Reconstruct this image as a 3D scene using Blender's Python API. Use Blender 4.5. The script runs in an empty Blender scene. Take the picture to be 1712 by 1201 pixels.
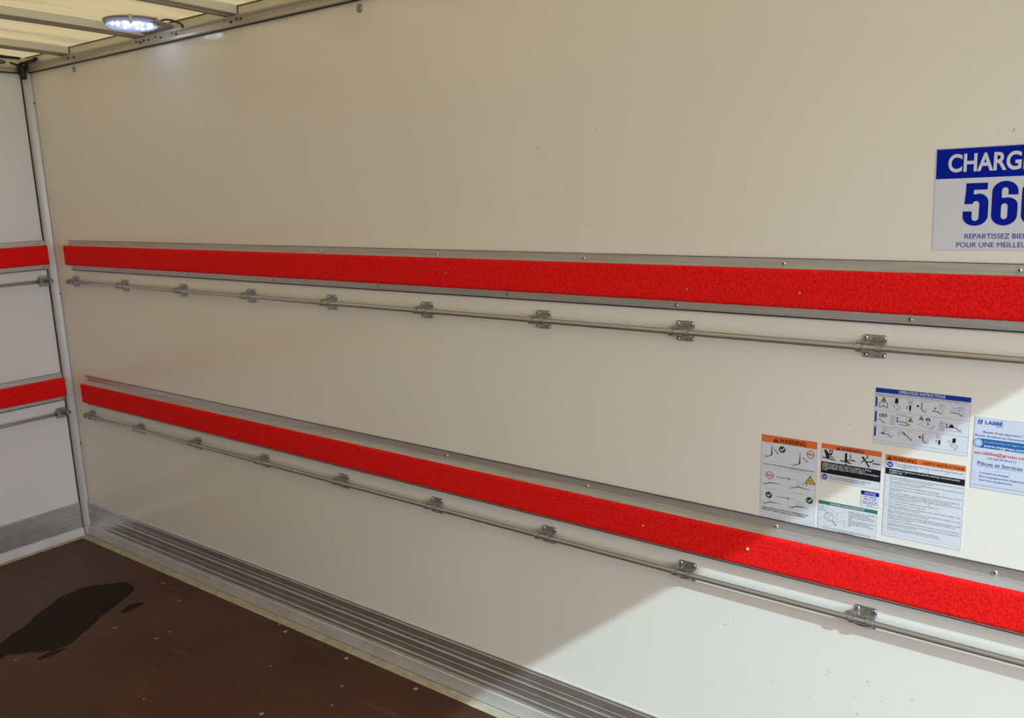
import bpy, math, random
from mathutils import Vector, Matrix, noise

random.seed(7)
scene = bpy.context.scene
COL = scene.collection

# ------------------------------------------------------------------ camera
# axes: x runs along the big side wall from the front corner to the rear opening,
# the side wall is the plane y = 0 (inside is y < 0), the floor is z = 0.
YAW, PITCH, ROLL = 2.2287, -0.1982, -0.0337
cam_data = bpy.data.cameras.new('camera')
cam_data.sensor_width = 36.0
cam_data.lens = 1458.2 / 1712 * 36.0
cam_data.clip_start = 0.02
cam = bpy.data.objects.new('camera', cam_data)
COL.objects.link(cam)
_fw = Vector((math.cos(YAW) * math.cos(PITCH), math.sin(YAW) * math.cos(PITCH), math.sin(PITCH)))
_rt = Vector((math.sin(YAW), -math.cos(YAW), 0))
_up = _rt.cross(_fw)
_c, _s = math.cos(ROLL), math.sin(ROLL)
_r2 = _rt * _c + _up * _s
_u2 = _up * _c - _rt * _s
_m = Matrix.Identity(4)
for _i in range(3):
    _m[_i][0], _m[_i][1], _m[_i][2] = _r2[_i], _u2[_i], -_fw[_i]
    _m[_i][3] = (4.118, -1.9098, 1.6032)[_i]
cam.matrix_world = _m
scene.camera = cam

# ------------------------------------------------------------------ sky, sun, exposure
SUN_TRAVEL = Vector((-1.22, 0.645, -1.0))
world = bpy.data.worlds.new('sky')
scene.world = world
world.use_nodes = True
wn = world.node_tree
wn.nodes.clear()
w_out = wn.nodes.new('ShaderNodeOutputWorld')
w_bg = wn.nodes.new('ShaderNodeBackground')
w_sky = wn.nodes.new('ShaderNodeTexSky')
w_sky.sky_type = 'NISHITA'
w_sky.sun_disc = False
w_sky.sun_elevation = math.radians(35.9)
w_sky.sun_rotation = math.atan2(1.22, -0.645)
w_hsv = wn.nodes.new('ShaderNodeHueSaturation')
w_hsv.inputs['Saturation'].default_value = 0.06
w_tint = wn.nodes.new('ShaderNodeMix'); w_tint.data_type = 'RGBA'; w_tint.blend_type = 'MULTIPLY'
w_tint.inputs['Factor'].default_value = 1.0
w_tint.inputs['B'].default_value = (0.85, 0.88, 1.0, 1)
w_bg.inputs['Strength'].default_value = 0.325
wn.links.new(w_sky.outputs[0], w_hsv.inputs['Color'])
wn.links.new(w_hsv.outputs[0], w_tint.inputs['A'])
wn.links.new(w_tint.outputs['Result'], w_bg.inputs['Color'])
wn.links.new(w_bg.outputs[0], w_out.inputs['Surface'])

sun_data = bpy.data.lights.new('sun', 'SUN')
sun_data.energy = 3.10
sun_data.angle = math.radians(0.55)
sun_data.color = (0.655, 0.895, 1.0)
sun = bpy.data.objects.new('sun', sun_data)
COL.objects.link(sun)
sun.location = (9, -3, 6)
sun.rotation_euler = (-SUN_TRAVEL).to_track_quat('Z', 'Y').to_euler()

vs = scene.view_settings
vs.view_transform = 'Standard'
vs.look = 'None'
vs.gamma = 1.0
vs.use_curve_mapping = False
vs.exposure = 0.06
scene.cycles.use_denoising = True
scene.cycles.max_bounces = 14
scene.cycles.diffuse_bounces = 8
scene.cycles.glossy_bounces = 6
scene.cycles.transmission_bounces = 8
scene.cycles.sample_clamp_indirect = 6.0

# ------------------------------------------------------------------ materials
MATS = {}


def mat(name, color, rough=0.5, metal=0.0, spec=0.5, coat=0.0):
    m = bpy.data.materials.new(name)
    m.use_nodes = True
    b = m.node_tree.nodes['Principled BSDF']
    b.inputs['Base Color'].default_value = (*color, 1)
    b.inputs['Roughness'].default_value = rough
    b.inputs['Metallic'].default_value = metal
    b.inputs['Specular IOR Level'].default_value = spec
    b.inputs['Coat Weight'].default_value = coat
    b.inputs['Coat Roughness'].default_value = 0.06
    MATS[name] = m
    return m


def nodes_of(m):
    return m.node_tree.nodes, m.node_tree.links, m.node_tree.nodes['Principled BSDF']


def add_noise(m, scale, c0, c1, lo=0.35, hi=0.65, detail=4, stretch=None, bump=0.0, bump_dist=0.001,
              rough=None):
    n, l, b = nodes_of(m)
    tc = n.new('ShaderNodeTexCoord')
    mp = n.new('ShaderNodeMapping')
    if stretch:
        mp.inputs['Scale'].default_value = stretch
    nz = n.new('ShaderNodeTexNoise')
    nz.inputs['Scale'].default_value = scale
    nz.inputs['Detail'].default_value = detail
    rp = n.new('ShaderNodeValToRGB')
    rp.color_ramp.elements[0].position = lo
    rp.color_ramp.elements[1].position = hi
    rp.color_ramp.elements[0].color = (*c0, 1)
    rp.color_ramp.elements[1].color = (*c1, 1)
    l.new(tc.outputs['Object'], mp.inputs['Vector'])
    l.new(mp.outputs[0], nz.inputs['Vector'])
    l.new(nz.outputs['Fac'], rp.inputs['Fac'])
    l.new(rp.outputs['Color'], b.inputs['Base Color'])
    if rough:
        mr = n.new('ShaderNodeMapRange')
        mr.inputs['To Min'].default_value = rough[0]
        mr.inputs['To Max'].default_value = rough[1]
        l.new(nz.outputs['Fac'], mr.inputs['Value'])
        l.new(mr.outputs[0], b.inputs['Roughness'])
    if bump:
        bp = n.new('ShaderNodeBump')
        bp.inputs['Strength'].default_value = bump
        bp.inputs['Distance'].default_value = bump_dist
        l.new(nz.outputs['Fac'], bp.inputs['Height'])
        l.new(bp.outputs[0], b.inputs['Normal'])
    return nz, rp


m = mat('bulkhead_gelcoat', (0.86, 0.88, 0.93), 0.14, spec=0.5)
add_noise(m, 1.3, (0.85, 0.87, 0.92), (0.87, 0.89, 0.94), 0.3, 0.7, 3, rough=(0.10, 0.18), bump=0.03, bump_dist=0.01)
m = mat('wall_gelcoat', (0.88, 0.86, 0.785), 0.1, spec=0.5)
add_noise(m, 1.3, (0.87, 0.85, 0.775), (0.89, 0.87, 0.795), 0.3, 0.7, 3, rough=(0.07, 0.13), bump=0.03, bump_dist=0.01)
mat('panel_edge', (0.55, 0.52, 0.47), 0.6)
m = mat('aluminium', (0.60, 0.59, 0.58), 0.34, 0.72)
add_noise(m, 30, (0.54, 0.54, 0.53), (0.66, 0.66, 0.65), 0.3, 0.7, 5, stretch=(0.25, 4, 4), rough=(0.30, 0.42))
m = mat('kick_aluminium', (0.62, 0.60, 0.58), 0.36, 0.85)
add_noise(m, 14, (0.58, 0.59, 0.61), (0.72, 0.73, 0.75), 0.25, 0.75, 5, rough=(0.26, 0.40))
m = mat('kick_toe', (0.62, 0.61, 0.60), 0.5, 0.5)
add_noise(m, 7, (0.54, 0.53, 0.51), (0.70, 0.69, 0.68), 0.2, 0.6, 5)
mat('galvanised', (0.42, 0.42, 0.41), 0.33, 0.9)
add_noise(MATS['galvanised'], 90, (0.30, 0.31, 0.30), (0.54, 0.55, 0.55), 0.3, 0.7, 4, rough=(0.24, 0.42))
mat('tube_zinc', (0.54, 0.54, 0.54), 0.26, 0.88)
mat('screw_steel', (0.74, 0.73, 0.70), 0.22, 1.0)
mat('screw_recess', (0.015, 0.015, 0.015), 0.7)
mat('dark_screw', (0.05, 0.045, 0.035), 0.45, 0.5)
mat('post_coat', (0.62, 0.62, 0.61), 0.4, 0.35)
mat('seal_black', (0.012, 0.011, 0.010), 0.6)
mat('dark_edge_line', (0.05, 0.045, 0.05), 0.5)  # dark tone of the channel edge strips; paints in the lower shadow gap
mat('sealant', (0.50, 0.46, 0.34), 0.7)
add_noise(MATS['sealant'], 25, (0.38, 0.34, 0.22), (0.56, 0.52, 0.40), 0.3, 0.7, 5)
mat('rail_coat', (0.50, 0.46, 0.38), 0.38, 0.35)
mat('fascia_coat', (0.68, 0.66, 0.52), 0.5)
mat('beam_coat', (0.76, 0.75, 0.66), 0.5, 0.0)
mat('beam_flange', (0.30, 0.27, 0.22), 0.45, 0.4)
mat('black_rubber', (0.012, 0.010, 0.010), 0.38)
mat('lamp_rim', (0.36, 0.30, 0.28), 0.35, 0.6)
mat('clip_steel', (0.62, 0.58, 0.55), 0.3, 0.9)
mat('lamp_plate', (0.42, 0.40, 0.37), 0.55, 0.2)
mat('concrete', (0.42, 0.40, 0.37), 0.9)
add_noise(MATS['concrete'], 3, (0.36, 0.345, 0.32), (0.47, 0.45, 0.42), 0.3, 0.7, 6)
mat('wood_chip', (0.62, 0.46, 0.24), 0.8)
mat('crumb', (0.60, 0.42, 0.22), 0.9)
mat('scuff', (0.34, 0.32, 0.28), 0.7)
mat('wet', (0.020, 0.010, 0.007), 0.6, spec=0.12)
# print colours
mat('paper_white', (0.71, 0.76, 0.83), 0.4, spec=0.3)
mat('paper_blueish', (0.64, 0.71, 0.84), 0.4, spec=0.3)
mat('ink_black', (0.012, 0.012, 0.016), 0.5, spec=0.2)
mat('ink_grey', (0.16, 0.17, 0.18), 0.45)
mat('ink_navy', (0.002, 0.014, 0.36), 0.5, spec=0.08)
mat('ink_blue', (0.006, 0.05, 0.36), 0.5, spec=0.12)
mat('ink_cyan', (0.010, 0.13, 0.42), 0.35)
mat('ink_pale_blue', (0.35, 0.55, 0.80), 0.4)
mat('ink_orange', (0.83, 0.17, 0.025), 0.35)
mat('ink_red', (0.66, 0.03, 0.03), 0.4)
mat('ink_green', (0.02, 0.20, 0.12), 0.4)
mat('ink_check', (0.012, 0.06, 0.035), 0.4)
mat('ink_yellow', (0.75, 0.52, 0.03), 0.4)
mat('ink_text', (0.10, 0.11, 0.13), 0.45)

# red needle-felt carpet
m = mat('red_carpet', (0.56, 0.012, 0.010), 0.95, spec=0.12)
nz, rp = add_noise(m, 260, (0.76, 0.003, 0.003), (1.0, 0.022, 0.020), 0.3, 0.7, 3, stretch=(1, 1, 0.6), bump=0.45, bump_dist=0.0018)
n, l, b = nodes_of(m)
b.inputs['Sheen Weight'].default_value = 0.12
b.inputs['Sheen Tint'].default_value = (1.0, 0.25, 0.2, 1)
b.inputs['Sheen Roughness'].default_value = 0.4

# brown phenolic plywood floor
m = mat('floor_ply', (0.07, 0.030, 0.018), 0.5, spec=0.35)
n, l, b = nodes_of(m)
tc = n.new('ShaderNodeTexCoord')
nA = n.new('ShaderNodeTexNoise'); nA.inputs['Scale'].default_value = 2.6; nA.inputs['Detail'].default_value = 5
nB = n.new('ShaderNodeTexNoise'); nB.inputs['Scale'].default_value = 90; nB.inputs['Detail'].default_value = 4
nC = n.new('ShaderNodeTexNoise'); nC.inputs['Scale'].default_value = 420; nC.inputs['Detail'].default_value = 2
rA = n.new('ShaderNodeValToRGB')
rA.color_ramp.elements[0].position = 0.3; rA.color_ramp.elements[0].color = (0.062, 0.021, 0.012, 1)
rA.color_ramp.elements[1].position = 0.72; rA.color_ramp.elements[1].color = (0.098, 0.041, 0.018, 1)
rB = n.new('ShaderNodeValToRGB')
rB.color_ramp.elements[0].position = 0.35; rB.color_ramp.elements[0].color = (0.72, 0.72, 0.72, 1)
rB.color_ramp.elements[1].position = 0.75; rB.color_ramp.elements[1].color = (1.35, 1.3, 1.25, 1)
mx = n.new('ShaderNodeMix'); mx.data_type = 'RGBA'; mx.blend_type = 'MULTIPLY'; mx.inputs['Factor'].default_value = 0.8
for q in (nA, nB, nC):
    l.new(tc.outputs['Object'], q.inputs['Vector'])
l.new(nA.outputs['Fac'], rA.inputs['Fac'])
l.new(nB.outputs['Fac'], rB.inputs['Fac'])
l.new(rA.outputs['Color'], mx.inputs['A'])
l.new(rB.outputs['Color'], mx.inputs['B'])
mpD = n.new('ShaderNodeMapping'); mpD.inputs['Scale'].default_value = (5, 26, 1); mpD.inputs['Rotation'].default_value = (0, 0, 0.6)
nD = n.new('ShaderNodeTexNoise'); nD.inputs['Scale'].default_value = 1.0; nD.inputs['Detail'].default_value = 7; nD.inputs['Distortion'].default_value = 0.6
rD = n.new('ShaderNodeValToRGB')
rD.color_ramp.elements[0].position = 0.60; rD.color_ramp.elements[0].color = (0, 0, 0, 1)
rD.color_ramp.elements[1].position = 0.78; rD.color_ramp.elements[1].color = (0.6, 0.6, 0.6, 1)
mxD = n.new('ShaderNodeMix'); mxD.data_type = 'RGBA'; mxD.inputs['B'].default_value = (0.17, 0.085, 0.045, 1)
l.new(tc.outputs['Object'], mpD.inputs['Vector']); l.new(mpD.outputs[0], nD.inputs['Vector']); l.new(nD.outputs['Fac'], rD.inputs['Fac'])
l.new(rD.outputs['Color'], mxD.inputs['Factor']); l.new(mx.outputs['Result'], mxD.inputs['A'])
l.new(mxD.outputs['Result'], b.inputs['Base Color'])
mr = n.new('ShaderNodeMapRange'); mr.inputs['To Min'].default_value = 0.38; mr.inputs['To Max'].default_value = 0.62
l.new(nB.outputs['Fac'], mr.inputs['Value']); l.new(mr.outputs[0], b.inputs['Roughness'])
bp = n.new('ShaderNodeBump'); bp.inputs['Strength'].default_value = 0.35; bp.inputs['Distance'].default_value = 0.0012
l.new(nC.outputs['Fac'], bp.inputs['Height']); l.new(bp.outputs[0], b.inputs['Normal'])

# translucent fibreglass roof skin
m = bpy.data.materials.new('roof_fibreglass'); MATS['roof_fibreglass'] = m
m.use_nodes = True
n, l = m.node_tree.nodes, m.node_tree.links
n.clear()
o_ = n.new('ShaderNodeOutputMaterial')
tr = n.new('ShaderNodeBsdfTranslucent')
df = n.new('ShaderNodeBsdfDiffuse')
mxs = n.new('ShaderNodeMixShader'); mxs.inputs['Fac'].default_value = 0.42
tc = n.new('ShaderNodeTexCoord')
mp = n.new('ShaderNodeMapping'); mp.inputs['Scale'].default_value = (11, 1.6, 1)
nz = n.new('ShaderNodeTexNoise'); nz.inputs['Scale'].default_value = 1.6; nz.inputs['Detail'].default_value = 6
rp = n.new('ShaderNodeValToRGB')
rp.color_ramp.elements[0].position = 0.36; rp.color_ramp.elements[0].color = (0.48, 0.335, 0.162, 1)
rp.color_ramp.elements[1].position = 0.55; rp.color_ramp.elements[1].color = (0.615, 0.455, 0.232, 1)
df.inputs['Color'].default_value = (0.80, 0.76, 0.60, 1)
l.new(tc.outputs['Object'], mp.inputs['Vector']); l.new(mp.outputs[0], nz.inputs['Vector'])
l.new(nz.outputs['Fac'], rp.inputs['Fac']); l.new(rp.outputs['Color'], tr.inputs['Color'])
l.new(tr.outputs[0], mxs.inputs[1]); l.new(df.outputs[0], mxs.inputs[2])
l.new(mxs.outputs[0], o_.inputs['Surface'])


def emit(name, col, strength):
    m = bpy.data.materials.new(name); m.use_nodes = True
    b = m.node_tree.nodes['Principled BSDF']
    b.inputs['Base Color'].default_value = (*col, 1)
    b.inputs['Emission Color'].default_value = (*col, 1)
    b.inputs['Emission Strength'].default_value = strength
    MATS[name] = m


emit('led_chip', (0.86, 0.93, 1.0), 22.0)
emit('led_board', (0.52, 0.61, 0.84), 0.32)
m = mat('lamp_glass', (0.75, 0.80, 0.92), 0.10)
_b = m.node_tree.nodes['Principled BSDF']
_b.inputs['Transmission Weight'].default_value = 0.92
_b.inputs['IOR'].default_value = 1.03


# ------------------------------------------------------------------ mesh builder
class MB:
    def __init__(self):
        self.v, self.f, self.mi, self.sm = [], [], [], []

    def face(self, idx, mi=0, smooth=False):
        self.f.append(tuple(idx)); self.mi.append(mi); self.sm.append(smooth)

    def add(self, vs, fs, mi=0, smooth=False):
        o = len(self.v)
        self.v += [tuple(p) for p in vs]
        for f in fs:
            self.face([i + o for i in f], mi, smooth)

    def box(self, a, b, mi=0):
        (x0, y0, z0), (x1, y1, z1) = a, b
        self.add([(x0, y0, z0), (x1, y0, z0), (x1, y1, z0), (x0, y1, z0),
                  (x0, y0, z1), (x1, y0, z1), (x1, y1, z1), (x0, y1, z1)],
                 [(0, 3, 2, 1), (4, 5, 6, 7), (0, 1, 5, 4), (1, 2, 6, 5), (2, 3, 7, 6), (3, 0, 4, 7)], mi)

    def prism(self, prof, fn, t0, t1, mi=0, caps=True, mis=None):
        """closed profile [(a,b)] swept between t0 and t1; fn(t,a,b) -> xyz"""
        k = len(prof)
        o = len(self.v)
        for t in (t0, t1):
            self.v += [tuple(fn(t, a, b)) for a, b in prof]
        for i in range(k):
            j = (i + 1) % k
            self.face((o + i, o + j, o + k + j, o + k + i), mis[i] if mis else mi)
        if caps:
            self.face([o + i for i in range(k)][::-1], mi)
            self.face([o + k + i for i in range(k)], mi)

    def tube(self, pts, r, seg=12, mi=0, cap=True):
        pts = [Vector(p) for p in pts]
        rings = []
        prev = None
        for i, p in enumerate(pts):
            d = (pts[min(i + 1, len(pts) - 1)] - pts[max(i - 1, 0)]).normalized()
            ref = prev if prev is not None else (Vector((0, 0, 1)) if abs(d.z) < 0.9 else Vector((0, 1, 0)))
            u = d.cross(ref).normalized()
            w = u.cross(d).normalized()
            prev = w
            rr = r[i] if isinstance(r, (list, tuple)) else r
            rings.append(len(self.v))
            for k in range(seg):
                a = 2 * math.pi * k / seg
                self.v.append(tuple(p + (u * math.cos(a) + w * math.sin(a)) * rr))
        for i in range(len(pts) - 1):
            for k in range(seg):
                k2 = (k + 1) % seg
                self.face((rings[i] + k, rings[i] + k2, rings[i + 1] + k2, rings[i + 1] + k), mi, True)
        if cap:
            self.face([rings[0] + k for k in range(seg)][::-1], mi)
            self.face([rings[-1] + k for k in range(seg)], mi)

    def lathe(self, prof, axis, center, seg=16, mis=None, mi=0):
        """prof [(r,h)] around axis 'x','y-','z'; h measured along the axis"""
        c = Vector(center)
        rings = []
        for r, h in prof:
            rings.append(len(self.v))
            for k in range(seg):
                a = 2 * math.pi * k / seg
                if axis == 'z':
                    q = (r * math.cos(a), r * math.sin(a), h)
                elif axis == '-y':
                    q = (r * math.cos(a), -h, r * math.sin(a))
                else:
                    q = (h, r * math.cos(a), r * math.sin(a))
                self.v.append(tuple(c + Vector(q)))
        for i in range(len(prof) - 1):
            for k in range(seg):
                k2 = (k + 1) % seg
                self.face((rings[i] + k, rings[i] + k2, rings[i + 1] + k2, rings[i + 1] + k), mis[i] if mis else mi, True)
        self.face([rings[0] + k for k in range(seg)][::-1], mis[0] if mis else mi)
        self.face([rings[-1] + k for k in range(seg)], mis[-1] if mis else mi)

    def mesh(self, name, mats):
        me = bpy.data.meshes.new(name)
        me.from_pydata(self.v, [], self.f)
        for x in (mats if isinstance(mats, (list, tuple)) else [mats]):
            me.materials.append(MATS[x])
        me.polygons.foreach_set('material_index', self.mi)
        me.polygons.foreach_set('use_smooth', self.sm)
        me.update()
        import bmesh
        bm = bmesh.new(); bm.from_mesh(me)
        bmesh.ops.recalc_face_normals(bm, faces=bm.faces)
        bm.to_mesh(me); bm.free()
        return me

    def build(self, name, mats, parent=None, loc=(0, 0, 0)):
        return link(name, self.mesh(name, mats), parent, loc)


def smooth(pts, sub=5):
    P_ = [Vector(p) for p in pts]
    out = []
    for i in range(len(P_) - 1):
        pa, p0, p1, pb = P_[max(i - 1, 0)], P_[i], P_[i + 1], P_[min(i + 2, len(P_) - 1)]
        for k in range(sub):
            f = k / sub
            out.append(0.5 * (2 * p0 + (p1 - pa) * f + (2 * pa - 5 * p0 + 4 * p1 - pb) * f * f + (3 * p0 - pa - 3 * p1 + pb) * f ** 3))
    return out + [P_[-1]]


def link(name, me, parent=None, loc=(0, 0, 0), rot=None):
    o = bpy.data.objects.new(name, me)
    COL.objects.link(o)
    o.location = loc
    if rot:
        o.rotation_euler = rot
    if parent:
        o.parent = parent
    return o


def tag(o, label=None, cat=None, group=None, kind=None):
    if label: o['label'] = label
    if cat: o['category'] = cat
    if group: o['group'] = group
    if kind: o['kind'] = kind
    return o


def thing(name, label, cat, loc=(0, 0, 0), group=None, rot=None):
    o = link(name, None, None, loc, rot)
    o.empty_display_size = 0.05
    return tag(o, label, cat, group)


def bevel(o, w, seg=2):
    md = o.modifiers.new('bevel', 'BEVEL')
    md.width = w; md.segments = seg; md.limit_method = 'ANGLE'
    return o


# ------------------------------------------------------------------ box dimensions
L, W = 5.10, 2.15            # inner length, width
Z_RAIL0, Z_RAIL1, Z_SKIN = 2.150, 2.184, 2.213
ALONG_X = lambda t, a, b: (t, a, b)         # a = y, b = z
ALONG_Y = lambda t, a, b: (a, t, b)         # a = x, b = z


def arch(y):                                 # camber of the roof
    return 0.0226 * (1 - ((y + W / 2) / (W / 2)) ** 2)


def struct(name, b, mats, label=None, parent=None):
    o = b.build(name, mats, parent)
    if parent is None:
        o['kind'] = 'structure'
    if label: o['label'] = label
    return o


# floor, walls, roof, ground outside
b = MB(); b.box((0, -W, -0.03), (L, 0, 0))
floor = struct('floor', b, 'floor_ply', 'dark brown textured plywood load floor with a wet stain')
b = MB(); b.box((-0.03, 0, -0.12), (L, 0.03, 2.26))
wall_right = struct('wall_right', b, 'wall_gelcoat', 'long glossy off white side wall carrying red strips and stickers')
b = MB(); b.box((-0.03, -W, -0.12), (0, -0.0305, 2.26))
wall_front = struct('wall_front', b, 'bulkhead_gelcoat', 'short greyish white bulkhead wall at the left edge')
b = MB(); b.box((-0.03, -W - 0.03, -0.12), (L, -W, 2.26))
wall_left = struct('wall_left', b, 'wall_gelcoat', 'opposite off white side wall behind the viewer')
b = MB()
N = 24
for i in range(N + 1):
    y = 0.0 - W * i / N
    for x in (-0.01, L):
        b.v.append((x, y, Z_SKIN + arch(y) + 0.0015))
for i in range(N):
    b.face((2 * i, 2 * i + 1, 2 * i + 3, 2 * i + 2), 0, True)
ceiling = struct('ceiling', b, 'roof_fibreglass', 'translucent cream fibreglass roof skin letting daylight through')
b = MB(); b.box((-40, -40, -1.02), (45, 40, -0.95))
ground = struct('ground', b, 'concrete', 'pale concrete yard around the vehicle')

# rear portal
b = MB()
b.box((L - 0.06, -W, 2.166), (L, 0, 2.27))
header = struct('trim_9', b, 'aluminium', 'rear portal header of the box body')

# corner post: rounded cove between the two walls
b = MB()
prof = [(0.0, -0.030), (0.010, -0.030), (0.017, -0.026), (0.022, -0.017), (0.0245, -0.006), (0.026, 0.0), (-0.03, 0.0), (-0.03, -0.030)]
b.prism(prof, lambda t, a, c: (a, c, t), 0.0, Z_SKIN)
post = struct('trim_1', b, 'post_coat', 'pale grey metal corner post between bulkhead and side wall')
b = MB(); b.box((0.0, -0.0345, 0.0), (0.0025, -0.030, Z_RAIL0))
struct('seal', b, 'seal_black', parent=post)
b = MB(); b.box((0.026, -0.0008, 0.0), (0.038, 0.0, Z_RAIL0))
struct('side_flange', b, 'post_coat', parent=post)

# screw mesh shared by everything (axis towards -y)
b = MB()
b.lathe([(0.0052, 0.0), (0.0052, 0.0010), (0.0046, 0.0022), (0.0034, 0.0030), (0.0021, 0.0033), (0.0019, 0.0018), (0.0004, 0.0016)],
        '-y', (0, 0, 0), 14, [0, 0, 0, 0, 1, 1])
SCREW = b.mesh('screw', ['screw_steel', 'screw_recess'])
b = MB()
b.lathe([(0.0042, 0.0), (0.0042, 0.0016), (0.003, 0.003), (0.0006, 0.0032)], '-y', (0, 0, 0), 10)
DARK_SCREW = b.mesh('dark_screw', ['dark_screw'])
for z in (0.46, 1.177, 2.02):
    link('screw', DARK_SCREW, post, (0.030, -0.0008, z))

# roof edge rails and fascias
b = MB()
prof = [(0, 2.150), (-0.010, 2.150), (-0.012, 2.154), (-0.011, 2.162), (-0.013, 2.172), (-0.019, 2.180), (-0.019, 2.184), (0, 2.184)]
b.prism(prof, ALONG_X, 0.02, L - 0.06)
rail = struct('trim_2', b, 'rail_coat', 'brownish grey aluminium roof rail along the top of the side wall')
b = MB(); b.box((0.02, -0.0112, 2.1475), (L - 0.06, 0, 2.150))
struct('seal', b, 'seal_black', parent=rail)
for x, z in [(0.352, 2.176), (0.396, 2.171), (0.445, 2.169), (0.919, 2.173), (0.947, 2.167), (0.973, 2.171), (1.005, 2.169),
             (1.054, 2.174), (1.085, 2.168), (1.160, 2.173), (1.185, 2.168), (1.477, 2.176), (1.509, 2.166), (1.543, 2.171), (1.565, 2.169)]:
    link('screw', DARK_SCREW, rail, (x, -0.013, z))
b = MB()
b.prism([(0, 2.150), (0.010, 2.150), (0.012, 2.154), (0.011, 2.160), (0.016, 2.166), (0.016, 2.170), (0, 2.170)], ALONG_Y, -W, -0.02)
rail_f = struct('trim_3', b, 'rail_coat', 'grey aluminium roof rail along the top of the bulkhead')
b = MB(); b.box((0, -W, 2.1455), (0.0112, -0.02, 2.150))
struct('seal', b, 'seal_black', parent=rail_f)
b = MB()
b.prism([(0, 2.184), (-0.010, 2.184), (-0.010, 2.2115), (0, 2.2115)], ALONG_X, 0.0, L - 0.06)
fascia = struct('trim_4', b, 'fascia_coat', 'cream upstand strip between roof rail and roof skin')
b = MB(); b.prism([(0, 2.2105), (-0.0125, 2.2105), (-0.0125, 2.2135), (0, 2.2135)], ALONG_X, 0.0, L - 0.06)
struct('seal', b, 'seal_black', parent=fascia)
b = MB()
b.prism([(0, 2.170), (0.010, 2.170), (0.010, 2.205), (0, 2.205)], ALONG_Y, -W, 0)
fascia_f = struct('trim_5', b, 'fascia_coat', 'cream upstand strip above the bulkhead roof rail')
b = MB()
for i in range(12):
    y0, y1 = -W * i / 12, -W * (i + 1) / 12
    b.add([(0, y0, 2.205), (0.012, y0, 2.205), (0.012, y1, 2.205), (0, y1, 2.205),
           (0, y0, 2.214 + arch(y0)), (0.012, y0, 2.214 + arch(y0)), (0.012, y1, 2.214 + arch(y1)), (0, y1, 2.214 + arch(y1))],
          [(0, 3, 2, 1), (4, 5, 6, 7), (0, 1, 5, 4), (1, 2, 6, 5), (2, 3, 7, 6), (3, 0, 4, 7)])
struct('seal', b, 'seal_black', parent=fascia_f)

# roof beams (cross bows), each with a lipped underside
BEAM_LABELS = ['cream roof beam nearest the bulkhead corner', 'cream roof beam just beside the round lamp',
               'cream roof beam in front of the lamp, nearest the viewer in the frame', 'cream roof beam fourth from the bulkhead']
for k, xf in enumerate((0.408, 0.978, 1.548, 2.118)):
    t = thing('roof_beam', BEAM_LABELS[k], 'beam', (xf, -W / 2, 2.185), 'cross beams under the roof skin')
    web, lip = MB(), MB()
    nseg = 16
    for i in range(nseg):
        ys = [-0.010 - (W - 0.02) * j / nseg for j in (i, i + 1)]
        for bb, prof in ((web, [(0.0, 0.0), (0.0, 0.0285), (-0.052, 0.0285), (-0.052, 0.0)]),
                         (lip, [(0.003, -0.0022), (0.003, 0.0012), (-0.060, 0.0012), (-0.060, -0.0022), (-0.046, -0.0022), (-0.044, 0.0006),
                                (-0.026, 0.0006), (-0.024, -0.0022)])):
            o0 = len(bb.v)
            for y in ys:
                bb.v += [(a, y + W / 2, c + arch(y)) for a, c in prof]
            kk = len(prof)
            for q in range(kk):
                r_ = (q + 1) % kk
                bb.face((o0 + q, o0 + r_, o0 + kk + r_, o0 + kk + q))
            if i == 0: bb.face([o0 + q for q in range(kk)])
            if i == nseg - 1: bb.face([o0 + kk + q for q in range(kk)])
    web.build('beam_web', 'beam_coat', t)
    lip.build('bottom_flange', 'beam_flange', t)
    b = MB(); b.box((-0.001, W / 2 - 0.0125, 0.0), (0.0022, W / 2 - 0.0095, 0.0285))
    b.build('end_seal', 'seal_black', t)

# aluminium kick plates and the sealed floor edge
KICK = [(0, 0.168), (-0.0035, 0.168), (-0.0045, 0.166), (-0.0045, 0.161), (-0.0065, 0.159), (-0.0065, 0.1335), (-0.0080, 0.1325), (-0.0080, 0.1315), (-0.0065, 0.1310),
        (-0.0065, 0.1175), (-0.0112, 0.1150), (-0.0112, 0.1138), (-0.0065, 0.1130), (-0.0065, 0.0915), (-0.0080, 0.0905), (-0.0080, 0.0895), (-0.0065, 0.0890),
        (-0.0065, 0.0685), (-0.0112, 0.0660), (-0.0112, 0.0648), (-0.0065, 0.0640), (-0.0065, 0.0495), (-0.0085, 0.0480), (-0.0085, 0.045), (0, 0.045)]
b = MB(); b.prism(KICK, ALONG_X, 0.026, L)
kick = struct('baseboard_right', b, 'kick_aluminium', 'ribbed aluminium kick plate along the foot of the side wall')
b = MB(); b.prism([(0, 0.0445), (-0.0085, 0.0445), (-0.013, 0.041), (-0.021, 0.003), (-0.021, 0.0), (0, 0.0)], ALONG_X, 0.026, L)
struct('toe_strip', b, 'kick_toe', parent=kick)
b = MB(); b.prism([(-y, z) for y, z in KICK], ALONG_Y, -W, -0.0345)
kick_f = struct('baseboard_front', b, 'kick_aluminium', 'ribbed aluminium kick plate along the foot of the bulkhead')
b = MB(); b.prism([(0, 0.0445), (0.0085, 0.0445), (0.013, 0.041), (0.021, 0.003), (0.021, 0.0), (0, 0.0)], ALONG_Y, -W, -0.0345)
struct('toe_strip', b, 'kick_toe', parent=kick_f)
b = MB(); b.prism([(-0.0235, 0.0), (-0.0235, 0.003), (-0.053, 0.0026), (-0.056, 0.0)], ALONG_X, 0.024, L)
struct('trim_6', b, 'sealant', 'cream sealed floor edge below the side kick plate')
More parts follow.
